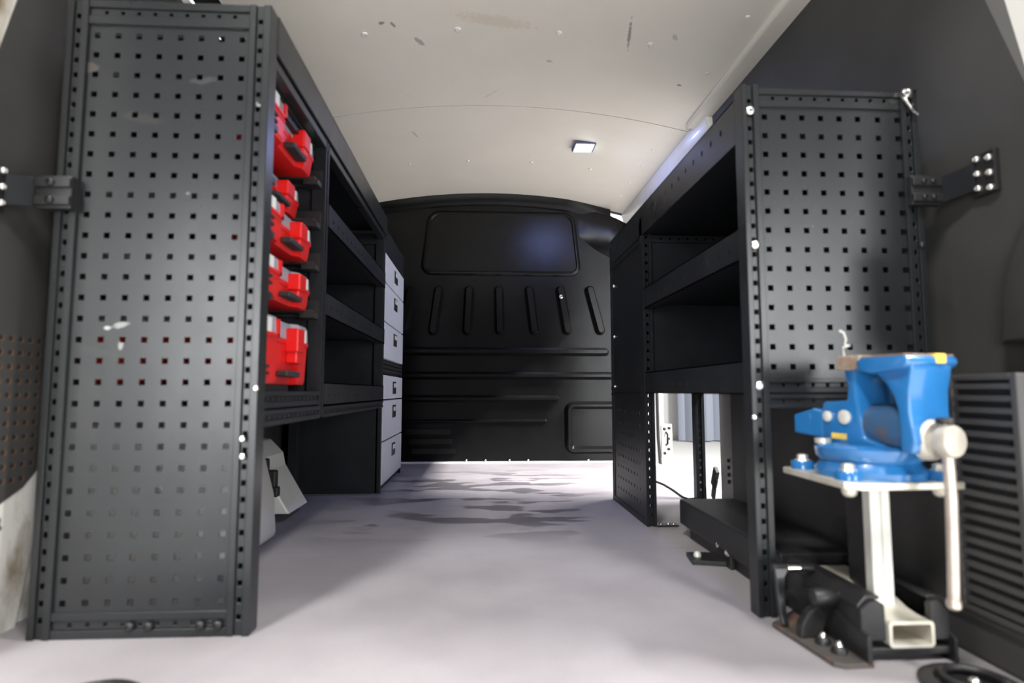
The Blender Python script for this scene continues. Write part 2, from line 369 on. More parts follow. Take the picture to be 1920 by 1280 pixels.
for k in range(ns):
    z = gz0 + (gz1 - gz0) * (k + .5) / ns
    part('grille_slat', MB().prism([(.822, z - .0045), (.833, z - .0005), (.833, z + .0055), (.822, z + .0035)], 'y', .872, gy1), 'plastic', low)
# rounded raised pillar cover on the right wall
b0 = [(1.04, .535), (1.035, .60), (1.022, .66), (1.000, .71), (.975, .745), (.94, .775), (.86, .80), (.86, .535)]
pc = MB().loft([[(XR + .002, y, z) for y, z in b0], [(XR - .03, y, z) for y, z in b0], [(XR - .042, min(y, 1.03) - .012 * (y > .9), max(z - .012 * (z > .56), .541)) for y, z in b0]])
struct('trim_6', pc, 'plastic', label='rounded raised charcoal cover on the right rear pillar', smooth=True)
pr = MB().prism([(.86, -.05), (.97, -.05), (.975, .95), (1.03, 1.22), (1.13, 1.50), (1.2, 1.68), (.86, 1.68)], 'x', XR + .001, XR + .10)
struct('trim_7', pr, 'white', label='white painted right rear pillar')
struct('trim_8', MB().box(XR + .022, XR + .10, .97, DY0 - .01, -.05, 1.70), 'white', label='white outer body side behind the right lining')
hd = MB().prism([(XR - .045, DZ), (XR + .10, DZ), (XR + .10, 1.72), (XR - .06, 1.70), (XR - .075, 1.60)], 'y', DY0 - .01, YP + .06)
struct('trim_9', hd, 'white', label='white header above the side door opening', bevel=.012, smooth=True)
ct = MB().prism([(.893, 1.604), (.902, 1.594), (.962, 1.582), (.975, 1.60), (.96, 1.63), (.90, 1.63)], 'y', .86, 2.44)
struct('trim_10', ct, 'ceil', label='cream edge trim between ceiling and right lining', bevel=.004)
fp = MB().box(XR + .0, XR + .14, DY1, YP + .08, -.05, DZ + .02)
bp_ = struct('trim_11', fp, 'white', label='white front post of the side door opening', bevel=.02, smooth=True, seg=3)
part('door_seal', MB().tube([(XR + .125, DY1 - .006, -.02), (XR + .115, DY1 - .006, .15), (XR + .112, DY1 - .006, .5), (XR + .105, DY1 - .006, .9), (XR + .09, DY1 - .006, DZ)], .009, 10), 'rubber', bp_, smooth=True)
struct('trim_12', MB().box(1.0, 1.12, DY0 - .01, DY1, -.12, -.002), 'white', label='white sill of the side door', bevel=.01)
struct('trim_13', MB().box(XL - .10, 1.10, .86, .90, 1.66, 1.76), 'white', label='white rear roof crossmember', bevel=.01)
# striker plate on the far door edge
sp = thing('door_striker', 'grey striker plate with black bolts on the side door post', 'striker', (1.18, DY1, .05))
part('plate', MB().box(1.135, 1.205, DY1 - .004, DY1 + .04, .03, .24), 'zinc', sp, bevel=.004)
part('loop', MB().tube([(1.165, DY1 - .001, .11), (1.165, DY1 - .03, .12), (1.165, DY1 - .03, .18), (1.165, DY1 - .001, .19)], .007), 'black', sp, smooth=True)
for x, z in ((1.155, .06), (1.18, .085), (1.18, .15), (1.155, .21), (1.185, .215)): bolt(sp, (x, DY1 - .004, z), (0, -1, 0), .010, .006, 'black')

# ------------------------------------------------------------------ partition (front wall)
PY = YP
def pp(px, py): q = at(px, py, Y=PY); return (q.x, q.z)
out = [(-.92, -.02), (1.02, -.02), (1.02, 1.30)]
wf = struct('wall_front', MB().prism([(-.92, -.05), (1.03, -.05), (1.03, 1.50), (.90, 1.545), (.84, 1.585), (.76, 1.62), (.76, 1.72), (-.92, 1.72)], 'y', PY, PY + .05), 'part', label='black grained partition bulkhead with raised ribs')
def pad(name, outline, h, inset, lip=None, m='part', sub=None):
    """raised pad on the partition: outline (x,z) list counter-clockwise, height h"""
    n = len(outline); cx = sum(p[0] for p in outline) / n; cz_ = sum(p[1] for p in outline) / n
    def ins(d):
        r = []
        for i in range(n):
            a = Vector(outline[i - 1]); b = Vector(outline[i]); c = Vector(outline[(i + 1) % n])
            t = (c - a).normalized(); nn = Vector((-t.y, t.x))
            if nn.dot(Vector((cx, cz_)) - b) < 0: nn = -nn
            r.append(b + nn * d)
        return r
    rings = [[(p[0], PY + .003, p[1]) for p in ins(0)], [(p[0], PY - h * .55, p[1]) for p in ins(inset * .35)], [(p[0], PY - h, p[1]) for p in ins(inset)]]
    if lip: rings += [[(p[0], PY - h, p[1]) for p in ins(inset + lip[0])], [(p[0], PY - h + lip[1], p[1]) for p in ins(inset + lip[0] + lip[1] * .8)]]
    return part(name, MB().loft(rings), m, wf, smooth=True)
def rrect(x0, x1, z0, z1, r, k=6):
    o = []
    for cx, cz_, a0 in ((x1 - r, z0 + r, -90), (x1 - r, z1 - r, 0), (x0 + r, z1 - r, 90), (x0 + r, z0 + r, 180)):
        for i in range(k + 1):
            a = math.radians(a0 + 90 * i / k); o.append((cx + r * math.cos(a), cz_ + r * math.sin(a)))
    return o
def stadium(a, b, r, k=8):
    a = Vector(a); b = Vector(b); d = (b - a).normalized(); t = math.atan2(d.y, d.x); o = []
    for c, s in ((b, -90), (a, 90)):
        for i in range(k + 1):
            g = t + math.radians(s + 180 * i / k); o.append((c.x + r * math.cos(g), c.y + r * math.sin(g)))
    return o
x0, z1 = pp(788, 394); x1, z0 = pp(1091, 519)
win = rrect(x0, x1, z0, z1, .075)
win = [(x + (.05 * (z - z0) / (z1 - z0) if x < 0 else -.045 * (z - z0) / (z1 - z0)), z) for x, z in win]
pad('window_blank', win, .016, .014, lip=(.010, .008))
for t, b in (((771, 547), (758, 612)), ((823, 545), (812, 619)), ((880, 545), (876, 619)), ((935, 545), (937, 619)), ((992, 545), (1001, 619)), ((1050, 545), (1063, 619)), ((1105, 545), (1125, 619))):
    pad('vertical_rib', stadium(pp(*t), pp(*b), .033), .046, .016)
bolt(wf, (*[pp(1050, 558)[0]], PY - .046, pp(1050, 558)[1]), (0, -1, 0), .013, .006)
for ya, yb, xa, xb in ((650, 668, 740, 1142), (696, 712, 740, 1165), (740, 754, 740, 1049), (786, 793, 740, 1026)):
    ax, za = pp(xa, ya); bx, zb = pp(xb, yb); r = (za - zb) / 2; zc = (za + zb) / 2
    pad('horizontal_rib', stadium((ax, zc), (bx - r, zc), r), .042 if r > .02 else .016, min(.018, r * .7))
for xa, xb, yc in ((760, 845, 809), (766, 850, 827), (772, 855, 845)):
    ax, zc = pp(xa, yc); bx, _ = pp(xb, yc)
    part('louvre', MB().prism([(PY + .002, zc - .016), (PY - .022, zc - .016), (PY - .006, zc + .014), (PY + .002, zc + .016)], 'x', ax, bx), 'part', wf)
x0, z1 = pp(1058, 752); x1, z0 = pp(1172, 850)
pad('access_hatch', rrect(x0, x1, z0, z1, .06), .036, .020, lip=(.012, .022))
# rolled shoulder at the top right and rounded top edge of the partition
def shr(x, zb, zt, k): return [(x, PY + .01, zb), (x, PY - .02 * k, zb + .02), (x, PY - .075 * k, zb + (zt - zb) * .35), (x, PY - .085 * k, zb + (zt - zb) * .7), (x, PY - .04 * k, zt), (x, PY + .01, zt)]
sh = MB().loft([shr(x, zb, zt, k) for x, zb, zt, k in ((.58, 1.46, 1.50, -.1), (.64, 1.42, 1.56, .02), (.69, 1.38, 1.60, .16), (.75, 1.34, 1.60, .42), (.81, 1.31, 1.58, .72), (.87, 1.29, 1.555, .95), (.93, 1.275, 1.525, 1), (1.0, 1.26, 1.50, 1))])
part('corner_shoulder', sh, 'part', wf, smooth=True)
def rk(x): return 1.0 if x < .55 else max(.05, 1 - (x - .55) / .30)
tr = MB().loft([[(x, PY + .01, cz(x) - .075), (x, PY - .012 * rk(x), cz(x) - .06), (x, PY - .04 * rk(x), cz(x) - .03), (x, PY - .05 * rk(x), cz(x) + .02), (x, PY + .01, cz(x) + .02)] for x in frange(-.9, .84, 25)])
part('top_roll', tr, 'part', wf, smooth=True)
for px in (874, 910, 955, 990, 1103): q = pp(px, 866); bolt(wf, (q[0], PY, .018), (0, -1, 0), .008, .008)
struct('baseboard_front', MB().prism([(PY - .001, 0), (PY - .014, 0), (PY - .012, .004), (PY - .001, .012)], 'x', -.9, 1.0), 'white', label='thin pale strip where the floor meets the partition')

# ------------------------------------------------------------------ shelving posts and rails
def post(name, parent, x0, x1, y0, y1, z0, z1, face='y', m='steel', pitch=.0303, outer=+1, web=True):
    """channel post, holes on the face looking at -Y ('y') or along X towards the aisle (face 'x', outer side x=x0 or x1)"""
    mb = MB(); g = (x1 - x0) if face == 'y' else (y1 - y0)
    a, b = g * .30, g * .66
    if face == 'y':
        mb.box(x0, x0 + a, y0, y1, z0, z1).box(x0 + b, x1, y0, y1, z0, z1)
        mb.perf((x0, y0 + .005, 0), X3, Z3, Y3, a, b, z0, z1, [(a + b) / 2], steps(z0 + .01, z1 - .01, pitch), .0075, .0095, .002)
        if web: mb.box(x0 + a, x0 + b, y0 + .022, y0 + .025, z0, z1)
    else:
        xf = x0 if outer < 0 else x1; sg = 1 if outer < 0 else -1
        mb.box(x0, x1, y0, y0 + a, z0, z1).box(x0, x1, y0 + b, y1, z0, z1)
        mb.perf((xf + sg * .005, y0, 0), Y3, Z3, (sg, 0, 0), a, b, z0, z1, [(a + b) / 2], steps(z0 + .01, z1 - .01, pitch), .0075, .0095, .002)
    return part(name, mb, m, parent, bevel=.0014, seg=1)
def rail_x(name, parent, x0, x1, y, z0, z1, m='steel', pitch=.031, hole=.0065):
    """horizontal channel rail across the end frame, holes in a groove"""
    h = z1 - z0; mb = MB().box(x0, x1, y, y + .03, z0, z0 + h * .34).box(x0, x1, y, y + .03, z1 - h * .30, z1)
    mb.perf((0, y + .004, 0), X3, Z3, Y3, x0, x1, z0 + h * .34, z1 - h * .30, steps(x0 + .01, x1 - .01, pitch), [z0 + h * .52], hole, hole, .002)
    return part(name, mb, m, parent, bevel=.0012, seg=1)
def rail_y(name, parent, x, y0, y1, z0, z1, sg, m='steel_d', pitch=.031, hole=.0065, d=.03):
    """rail along the van, groove with holes facing the aisle; sg=+1 looks to +X"""
    h = z1 - z0; mb = MB().box(x, x - sg * d, y0, y1, z0, z0 + h * .34).box(x, x - sg * d, y0, y1, z1 - h * .30, z1)
    mb.perf((x - sg * .005, 0, 0), Y3, Z3, (-sg, 0, 0), y0, y1, z0 + h * .34, z1 - h * .30, steps(y0 + .01, y1 - .01, pitch), [z0 + h * .52], hole, hole, .002)
    return part(name, mb, m, parent, bevel=.0012, seg=1)
def shelf(name, parent, xf, xb, y0, y1, z0, z1, sg, m='steel_d', holes=True):
    """tray shelf with a tall perforated front lip facing the aisle"""
    lip = part(name, MB().box(xf - sg * .012, xb, y0, y1, z0 + .012, z0 + .020).box(xb, xb + sg * .002, y0, y1, z0, z1).box(xf - sg * .012, xf - sg * .03, y0, y1, z0, z0 + .003), m, parent, bevel=.001, seg=1)
    mb = MB(); zc = z0 + (z1 - z0) * .42
    cols = steps(y0 + .02, y1 - .02, .058)
    mb.perf((xf, 0, 0), Y3, Z3, (-sg, 0, 0), y0, y1, z0, z1, cols, [zc], .009, .009, .003)
    mb.box(xf, xf - sg * .012, y0, y1, z1 - .003, z1).box(xf, xf - sg * .014, y0, y1, z0, z0 + .003)
    part('front_lip', mb, m, lip)
    return lip

# ------------------------------------------------------------------ left rack
LX0, LX1, LY0, LYE, LT = -.813, -.421, 1.141, 2.60, 1.217
L = thing('shelving_rack', 'tall anthracite steel rack holding the red cases, pegboard end reaching the floor', 'shelving', (-.62, 1.87, 0))
hc = frange(-.7575, -.478, 8); hr = frange(.062, 1.146, 28)
part('end_panel', MB().perf((0, LY0 + .004, 0), X3, Z3, Y3, LX0 + .035, LX1 - .038, .04, 1.172, hc, hr, .0112, .0112, .0025), 'panel', L, label='perforated end panel with rows of square holes')
post('post', L, LX0, LX0 + .040, LY0 - .003, LY0 + .037, 0, LT, 'y')
post('post', L, LX1 - .042, LX1, LY0 - .003, LY0 + .037, 0, LT, 'y')
rail_x('top_rail', L, LX0 + .040, LX1 - .042, LY0 - .001, 1.168, LT)
rail_x('bottom_rail', L, LX0 + .040, LX1 - .042, LY0 - .001, 0, .046)
part('panel_slot', MB().box(-.50, -.475, LY0 + .002, LY0 + .006, 1.1655, 1.1685), 'hole', L)
part('panel_slot', MB().box(-.76, -.735, LY0 + .002, LY0 + .006, 1.1655, 1.1685), 'hole', L)
for px in (243, 278, 375, 408): q = at(px, 1182, Y=LY0); bolt(L, (q.x, LY0 - .002, .021), (0, -1, 0), .0085, .006, 'black')
for py in (822, 855): q = at(456, py, Y=LY0); bolt(L, (q.x, LY0 - .004, q.z), (0, -1, 0), .007, .006)
bolt(L, (LX1 - .004, LY0 - .003, at(480, 728, Y=LY0).z), (0, -1, 0), .006, .004)
# aisle side: top beam, divider, far post, bottom rails
part('top_beam', MB().box(LX1 - .006, LX1 + .002, LY0 + .037, LYE, 1.138, LT + .002).box(LX1 - .05, LX1 + .002, LY0 + .037, LYE, LT - .004, LT + .002).box(LX1 - .03, LX1 - .004, LY0 + .037, LYE, 1.112, 1.134), 'steel', L, bevel=.002)
part('top_sheet', MB().box(LX0, LX1 - .006, LY0 + .037, LYE, 1.160, 1.166), 'steel_d', L)
rail_y('case_top_rail', L, LX1 - .03, LY0 + .037, 1.585, 1.078, 1.114, 1)
post('divider_post', L, LX1 - .04, LX1 - .004, 1.585, 1.622, .378, 1.14, 'x', 'steel_d', outer=1)
post('divider_post', L, LX0, LX0 + .036, 1.585, 1.622, .378, 1.14, 'x', 'steel_d', outer=1)
post('far_post', L, LX1 - .04, LX1 - .004, LYE - .04, LYE, .378, 1.14, 'x', 'steel_d', outer=1)
post('far_post', L, LX0, LX0 + .036, LYE - .04, LYE, 0, 1.14, 'x', 'steel_d', outer=1)
part('far_end_panel', MB().box(LX0 + .036, LX1 - .04, LYE - .02, LYE - .017, .40, 1.10), 'steel_d', L)
for za, zb in ((1.09, 1.14), (.378, .42)): part('far_end_rail', MB().box(LX0 + .036, LX1 - .04, LYE - .035, LYE, za, zb), 'steel_d', L, bevel=.002)
part('divider_panel', MB().box(LX0 + .036, LX1 - .04, 1.600, 1.604, .40, 1.13), 'steel_d', L)
rail_y('bottom_rail', L, LX1 - .002, LY0 + .037, 1.585, .376, .408, 1)
rail_y('bottom_rail', L, LX1 - .006, LY0 + .037, 1.585, .412, .446, 1)
rail_y('bottom_rail', L, LX1 - .002, 1.622, LYE, .376, .405, 1)
part('case_floor', MB().box(LX0, LX1 - .03, LY0 + .037, 1.585, .440, .446), 'steel_d', L)
for z0, z1 in ((.900, .968), (.653, .718), (.408, .470)): shelf('shelf', L, LX1 - .002, LX0 + .01, 1.622, LYE - .002, z0, z1, 1)
# ------------------------------------------------------------------ red cases
CXF = -.448
cases = [(.462, .150, 0, 'deep red service case with clear lid, on the lowest case tray'),
         (.655, .088, 0, 'slim red service case just above the deep red case'),
         (.783, .088, 0, 'slim red service case third up in the red case column'),
         (.898, .076, -.035, 'slim red service case pushed in farther than its neighbours'),
         (1.012, .092, 0, 'red service case at the top of the case column, under the beam')]
def make_case(z, h, dx, label):
    y0, y1 = 1.212, 1.562; xf = CXF + dx; xb = -.79
    c = thing('service_case', label, 'case', ((xf + xb) / 2, (y0 + y1) / 2, z), group='red service cases in the rack')
    hl = h * .40 if h < .12 else .042; zb = z + h - hl
    # body: corner blocks proud of a recessed middle, tapered towards the bottom
    b = MB()
    prof = [(xb, y0), (xb, y1), (xf - .012, y1), (xf, y1 - .014), (xf, y1 - .075), (xf - .016, y1 - .095), (xf - .016, y0 + .13), (xf, y0 + .11), (xf, y0 + .014), (xf - .012, y0)]
    cx, cy = (xf + xb) / 2, (y0 + y1) / 2
    sc = lambda k: [(cx + (x - cx) * k, cy + (y - cy) * k) for x, y in prof]
    b.loft([[(x, y, z) for x, y in sc(.95)], [(x, y, z + .010) for x, y in sc(.965)], [(x, y, zb - .012) for x, y in sc(.985)], [(x, y, zb - .010) for x, y in sc(1.0)], [(x, y, zb) for x, y in sc(1.0)]])
    part('body', b, 'red', c, bevel=.002)
    lid = part('lid', MB().loft([[(x, y, zb) for x, y in sc(.995)], [(x, y, zb + hl * .8) for x, y in sc(.985)], [(x, y, zb + hl) for x, y in sc(.955)]]), 'clear', c, bevel=.002)
    part('lid_frame', MB().box(xf - .005, xf + .003, y0 + .10, y0 + .112, zb - .004, zb + hl * .85).box(xf - .005, xf + .003, y0 + .012, y0 + .020, zb - .004, zb + hl * .85).box(xf - .006, xf + .003, y0 + .012, y0 + .112, zb - .004, zb + .003), 'red', lid)
    part('label_card', MB().box(xf - .003, xf + .0025, y0 + .024, y0 + .060, zb + .003, zb + hl * .8), 'label', lid)
    part('label_card', MB().box(xf - .003, xf + .0025, y1 - .050, y1 - .040, zb - .002, zb + hl * .7), 'label', lid)
    ly = y1 - .135
    lt = part('latch', MB().box(xf - .02, xf + .012, ly, ly + .052, zb - h * .20, zb + hl * .66).box(xf - .02, xf + .008, ly + .006, ly + .046, zb - h * .38, zb - h * .18), 'red', c, bevel=.004)
    part('latch_slot', MB().box(xf + .006, xf + .0105, ly + .02, ly + .032, zb - h * .1, zb + hl * .4), 'hole', lt)
    hy0 = ly - .055
    part('handle', MB().box(xf - .02, xf + .006, hy0, ly + .040, z + h * .12, z + h * .12 + min(.014, h * .15)), 'rubber', c, bevel=.003)
    for k in range(2): part('grip_slot', MB().box(xf - .006, xf + .001, y0 + .018, y0 + .058, z + .020 + k * .015, z + .026 + k * .015), 'hole', c)
    return c
for z, h, dx, lab in cases: make_case(z, h, dx, lab)
for z, h, dx, lab in cases[1:]:
    for ya, yb, s in ((LY0 + .037, 1.212 + .022, 1), (1.562 - .022, 1.585, -1)):
        mb = MB().box(-.80, LX1 - .02, ya, yb, z - .005, z + .004)
        ye = ya if s > 0 else yb
        mb.box(-.80, LX1 - .012, ye, ye + s * .004, z - .012, z + .035)
        mb.box(LX1 - .05, LX1 - .012, ya, yb + (.0 if s > 0 else 0), z - .018, z - .004)
        part('case_runner', mb, 'black', L, bevel=.001, seg=1)
    part('case_tray', MB().box(-.80, LX1 - .13, 1.234, 1.54, z - .008, z - .003), 'black', L)
part('case_foot', MB().box(-.70, LX1 - .06, 1.27, 1.50, .445, .463), 'black', L)
part('hanging_cord', MB().tube([(LX1 - .02, 1.19, .378), (LX1 - .021, 1.19, .36), (LX1 - .02, 1.192, .335)], .0013, 6), 'label', L)

# ------------------------------------------------------------------ drawer units
DX = -.433; DY = (2.645, 3.30)
def drawer_unit(z0, z1, splits, label, foot=False):
    u = thing('drawer_unit', label, 'drawers', (-.62, 2.97, z0), group='drawer units by the partition')
    part('cabinet_body', MB().box(-.83, DX - .018, DY[0], DY[1], z0, z1), 'steel_d', u, bevel=.003)
    for ye in (DY[0], DY[1] - .012): part('side_edge', MB().box(DX - .03, DX - .004, ye, ye + .012, z0, z1), 'steel_d', u, bevel=.002)
    for a, b in splits:
        d = part('drawer', MB().box(DX - .02, DX, DY[0] + .014, DY[1] - .014, a + .0025, b - .0025), 'drawer', u, bevel=.0025)
        yc = (DY[0] + DY[1]) / 2 + .01; zt = b - .028
        part('handle', MB().box(DX - .004, DX + .004, yc - .05, yc + .05, zt - .062, zt), 'black', d, bevel=.004)
        part('handle_catch', MB().box(DX + .003, DX + .007, yc - .030, yc + .030, zt - .030, zt - .008), 'zinc', d, bevel=.002)
    return u
drawer_unit(.528, 1.20, [(.942, 1.078), (.762, .940), (.592, .760)], 'three-drawer unit with light grey fronts, stacked on another drawer unit')
drawer_unit(0, .528, [(.408, .522), (.222, .406), (.030, .220)], 'three-drawer unit with light grey fronts standing on the van floor')
uu = [o for o in bpy.data.objects if o.name.startswith('drawer_unit')][0]
for k in range(3): part('front_strip', MB().box(DX - .02, DX - .006, DY[0] + .012, DY[1] - .012, .536 + k * .018, .549 + k * .018), 'black', uu, bevel=.002)
part('top_front', MB().box(DX - .02, DX - .003, DY[0] + .012, DY[1] - .012, 1.084, 1.198), 'steel_d', uu, bevel=.004)

# ------------------------------------------------------------------ right rack
RX0, RX1, RY0, RM, RE, RT = .552, .940, 1.175, 1.955, 2.455, 1.095
R = thing('shelving_rack', 'shorter anthracite steel rack with three open shelves and raised pegboard end behind the vise', 'shelving', (.745, 1.8, 0))
rc = frange(.6035, .860, 7) + [.9]; rc = [.6035 + .0412 * i for i in range(6)] + [.6035 + .0412 * 6 + .0035, .898]
rr_ = frange(.497, 1.0305, 14)
part('end_panel', MB().perf((0, RY0 + .004, 0), X3, Z3, Y3, RX0 + .034, RX1 - .032, .472, 1.056, rc, rr_, .0120, .0120, .0025), 'steel', R, label='perforated end panel with rows of square holes')
post('post', R, RX0, RX0 + .038, RY0 - .003, RY0 + .035, 0, RT + .004, 'y')
post('post', R, RX1 - .036, RX1, RY0 - .003, RY0 + .035, .412, RT + .004, 'y')
rail_x('top_rail', R, RX0 + .038, RX1 - .036, RY0 - .001, 1.052, RT - .003)
rail_x('bottom_rail', R, RX0 + .038, RX1 - .036, RY0 - .001, .444, .473)
rail_x('bottom_rail', R, RX0 + .038, RX1 - .036, RY0 - .001, .412, .440)
for xa, xb, za in ((.592, .612, 1.0525), (.882, .902, 1.0525), (.592, .615, .4755), (.882, .904, .4755)):
    part('panel_slot', MB().box(xa, xb, RY0 + .002, RY0 + .006, za - .0015, za + .0015), 'hole', R)
for px, py in ((1405, 209), (1415, 460), (1423, 723)):
    q = at(px, py, Y=RY0); bolt(R, (q.x, RY0 - .004, q.z), (0, -1, 0), .0095, .005)
q = at(1727, 460, Y=RY0); bolt(R, (q.x, RY0 - .004, q.z), (0, -1, 0), .007, .005, 'black')
q = at(1408, 782, Y=RY0); bolt(R, (RX0 + .004, RY0 - .003, q.z), (0, -1, 0), .006, .004)
q = at(1468, 1075, Y=RY0); bolt(R, (q.x, RY0 + .01, q.z), (0, -1, 0), .008, .006)
yy = steps(RY0 + .06, RE - .02, .058)
tb = MB().perf((RX0, 0, 0), Y3, Z3, (1, 0, 0), RY0 + .035, RE, .982, RT - .012, yy, [1.040], .0095, .013, .003)
tb.box(RX0, RX0 + .05, RY0 + .035, RE, RT - .016, RT - .012)
part('top_beam', tb, 'steel', R)
part('top_sheet', MB().box(RX0 + .004, RX1, RY0 + .035, RE, .986, .992), 'steel_d', R)
shelf('shelf', R, RX0 + .002, RX1 - .01, RY0 + .035, RM, .726, .796, -1)
shelf('shelf', R, RX0 + .002, RX1 - .01, RY0 + .035, RM, .440, .510, -1)
post('middle_post', R, RX0, RX0 + .034, RM, RM + .036, 0, 1.045, 'y', 'steel_d', web=False)
post('middle_post', R, RX1 - .036, RX1, RM, RM + .036, .44, 1.045, 'y', 'steel_d')
rail_x('divider_rail', R, RX0 + .034, RX1 - .036, RM + .002, .958, .982, 'steel_d')
part('divider_panel', MB().box(RX0 + .034, RX1 - .036, RM + .012, RM + .016, .44, .96), 'steel_d', R)
part('back_sheet', MB().box(RX1 - .006, RX1 - .002, RY0 + .035, RE, .44, 1.045), 'steel_d', R)
part('light_block_plate', MB().box(RX0 + .034, RX1 - .036, RY0 + .028, RY0 + .034, .978, 1.056), 'steel_d', R)  # unseen plate added behind the top hole rows to block light
# closed bay: solid upper front, perforated lower front down to the floor
part('bay_front', MB().box(RX0 + .002, RX0 + .008, RM + .036, RE, .44, .982), 'steel_d', R, bevel=.001, seg=1)
for za, zb in ((.958, .966), (.43, .438), (.455, .462)): part('bay_front_lip', MB().box(RX0 - .002, RX0 + .01, RM + .04, RE, za, zb), 'steel_d', R)
part('lower_front', MB().perf((RX0 + .003, 0, 0), Y3, Z3, (1, 0, 0), RM + .036, RE, .02, .44, steps(RM + .05, RE - .06, .0405), frange(.065, .37, 8), .0115, .0115, .003), 'steel_d', R, label='perforated lower panel reaching the floor')
part('lower_front_edge', MB().box(RX0, RX0 + .02, RM + .03, RE, 0, .02), 'steel_d', R)
post('far_post', R, RX0, RX0 + .034, RE - .036, RE, 0, 1.05, 'x', 'steel_d', outer=-1)
post('far_post', R, RX1 - .046, RX1 - .006, RE - .036, RE, 0, 1.05, 'y', 'steel_d', web=False)
part('far_end_sheet', MB().box(RX0 + .034, RX1 - .036, RE - .006, RE, .44, 1.045), 'steel_d', R)
part('bay_floor', MB().box(RX0 + .01, RX1 - .01, RM + .016, RE, .44, .446), 'steel_d', R)
for z in (.88, .67, .465): bolt(R, (RX0 - .0, RE - .07, z), (-1, 0, 0), .006, .004)
q = at(1240, 976, Z=0)
part('floor_tab', MB().box(RX0 + .03, RX0 + .105, RM - .005, RM + .03, 0, .006), 'black', R, bevel=.001)
for dx in (.05, .075, .093): bolt(R, (RX0 + dx, RM + .012, .005), (0, 0, 1), .006, .005)

# chrome clip on the rack corner, hook on the panel
q = at(1697, 178, Y=RY0 - .006)
k = thing('bulldog_clip', 'small crumpled chrome clip on the corner of the rack behind the vise', 'clip', q)
part('clip_body', MB().lathe(q + Vector((0, -.004, 0)), (.2, -1, .2), [(-.012, .006), (-.004, .012), (.004, .013), (.010, .007), (.012, .002)], 14), 'chrome', k, smooth=True)
part('clip_leg', MB().tube([q + Vector((-.006, -.004, -.008)), q + Vector((-.004, -.010, -.022)), q + Vector((.004, -.008, -.030)), q + Vector((.012, -.006, -.024))], .0035, 8), 'chrome', k, smooth=True)
part('clip_leg', MB().tube([q + Vector((.004, -.004, -.024)), q + Vector((.010, -.008, -.040)), q + Vector((.022, -.006, -.046))], .003, 8), 'chrome', k, smooth=True)
part('clip_tab', MB().box(q.x - .004, q.x + .024, q.y - .006, q.y + .006, q.z + .008, q.z + .014), 'black', k, bevel=.001)

# ------------------------------------------------------------------ wall brackets
def bracket(label, wallx, wy, wz, px_, pz, sg):
    """steel strap from the lining to the rack post; sg=+1 right side"""
    b = thing('wall_bracket', label, 'bracket', (wallx, wy, wz - .045))
    part('wall_plate', MB().box(wallx - sg * .001, wallx - sg * .012, wy - .026, wy + .026, wz - .042, wz + .042), 'black', b, bevel=.002)
    for dy in (-.014, .014):
        for dz in (-.03, 0, .03): bolt(b, (wallx - sg * .012, wy + dy, wz + dz + dy * .25), (-sg, 0, 0), .0072, .006)
    yb = RY0 - .012 if sg > 0 else LY0 - .012
    a0 = Vector((wallx - sg * .012, wy + .02, wz)); a1 = Vector((px_ + sg * .035, yb - .006, pz)); n = (a1 - a0).cross(Vector((0, 0, 1))).normalized() * .003
    h = .028
    part('strap', MB().loft([[a + n + Vector((0, 0, -h)), a - n + Vector((0, 0, -h)), a - n + Vector((0, 0, h)), a + n + Vector((0, 0, h))] for a in (a0, a1)]), 'steel_d', b, bevel=.001)
    part('clamp', MB().box(px_ - .03, px_ + .035, yb - .008, yb + .008, pz - .032, pz + .032).box(px_ - .03, px_ + .035, yb - .014, yb - .007, pz + .008, pz + .026).box(px_ - .03, px_ + .035, yb - .014, yb - .007, pz - .026, pz - .008), 'black', b, bevel=.002)
    for dx in ((-.008, .012) if sg > 0 else (0,)):
        for dz in (-.017, .017): bolt(b, (px_ + dx, yb - .014, pz + dz), (0, -1, 0), .0055 if sg > 0 else .008, .006, 'steel' if sg < 0 else 'black')
q = at(1855, 325, X=XR); c = at(1722, 362, Y=RY0)
bracket('black steel strap bracket bolted to the lining with six bright screws, beside the shorter rack', XR, q.y, q.z, c.x, c.z, 1)
q = at(-22, 348, X=XL); c = at(112, 366, Y=LY0)
bracket('black steel strap bracket tying the tall rack to the lining', XL, q.y, q.z, c.x, c.z, -1)

# ------------------------------------------------------------------ ceiling lamp
lx, ly_ = .515, 2.84; lz = cz(lx)
lamp = thing('ceiling_lamp', 'small square LED lamp glowing bluish white on the van ceiling', 'lamp', (lx, ly_, lz - .012))
part('housing', MB().box(lx - .055, lx + .055, ly_ - .055, ly_ + .055, lz - .012, lz + .004), 'lamp_rim', lamp, bevel=.006)
M['led'] = mat('led_diffuser', (.9, .95, 1), .4, emit=(.80, .90, 1.0), estr=14)
part('diffuser', MB().box(lx - .045, lx + .045, ly_ - .045, ly_ + .045, lz - .016, lz - .010), 'led', lamp, bevel=.003)
ll = bpy.data.lights.new('lamp_light', 'AREA'); ll.shape = 'SQUARE'; ll.size = .09; ll.energy = 4.8; ll.color = (.30, .39, 1.0)
lo = bpy.data.objects.new('lamp_light', ll); COL.objects.link(lo); lo.parent = lamp; lo.location = (0, 0, -.008)

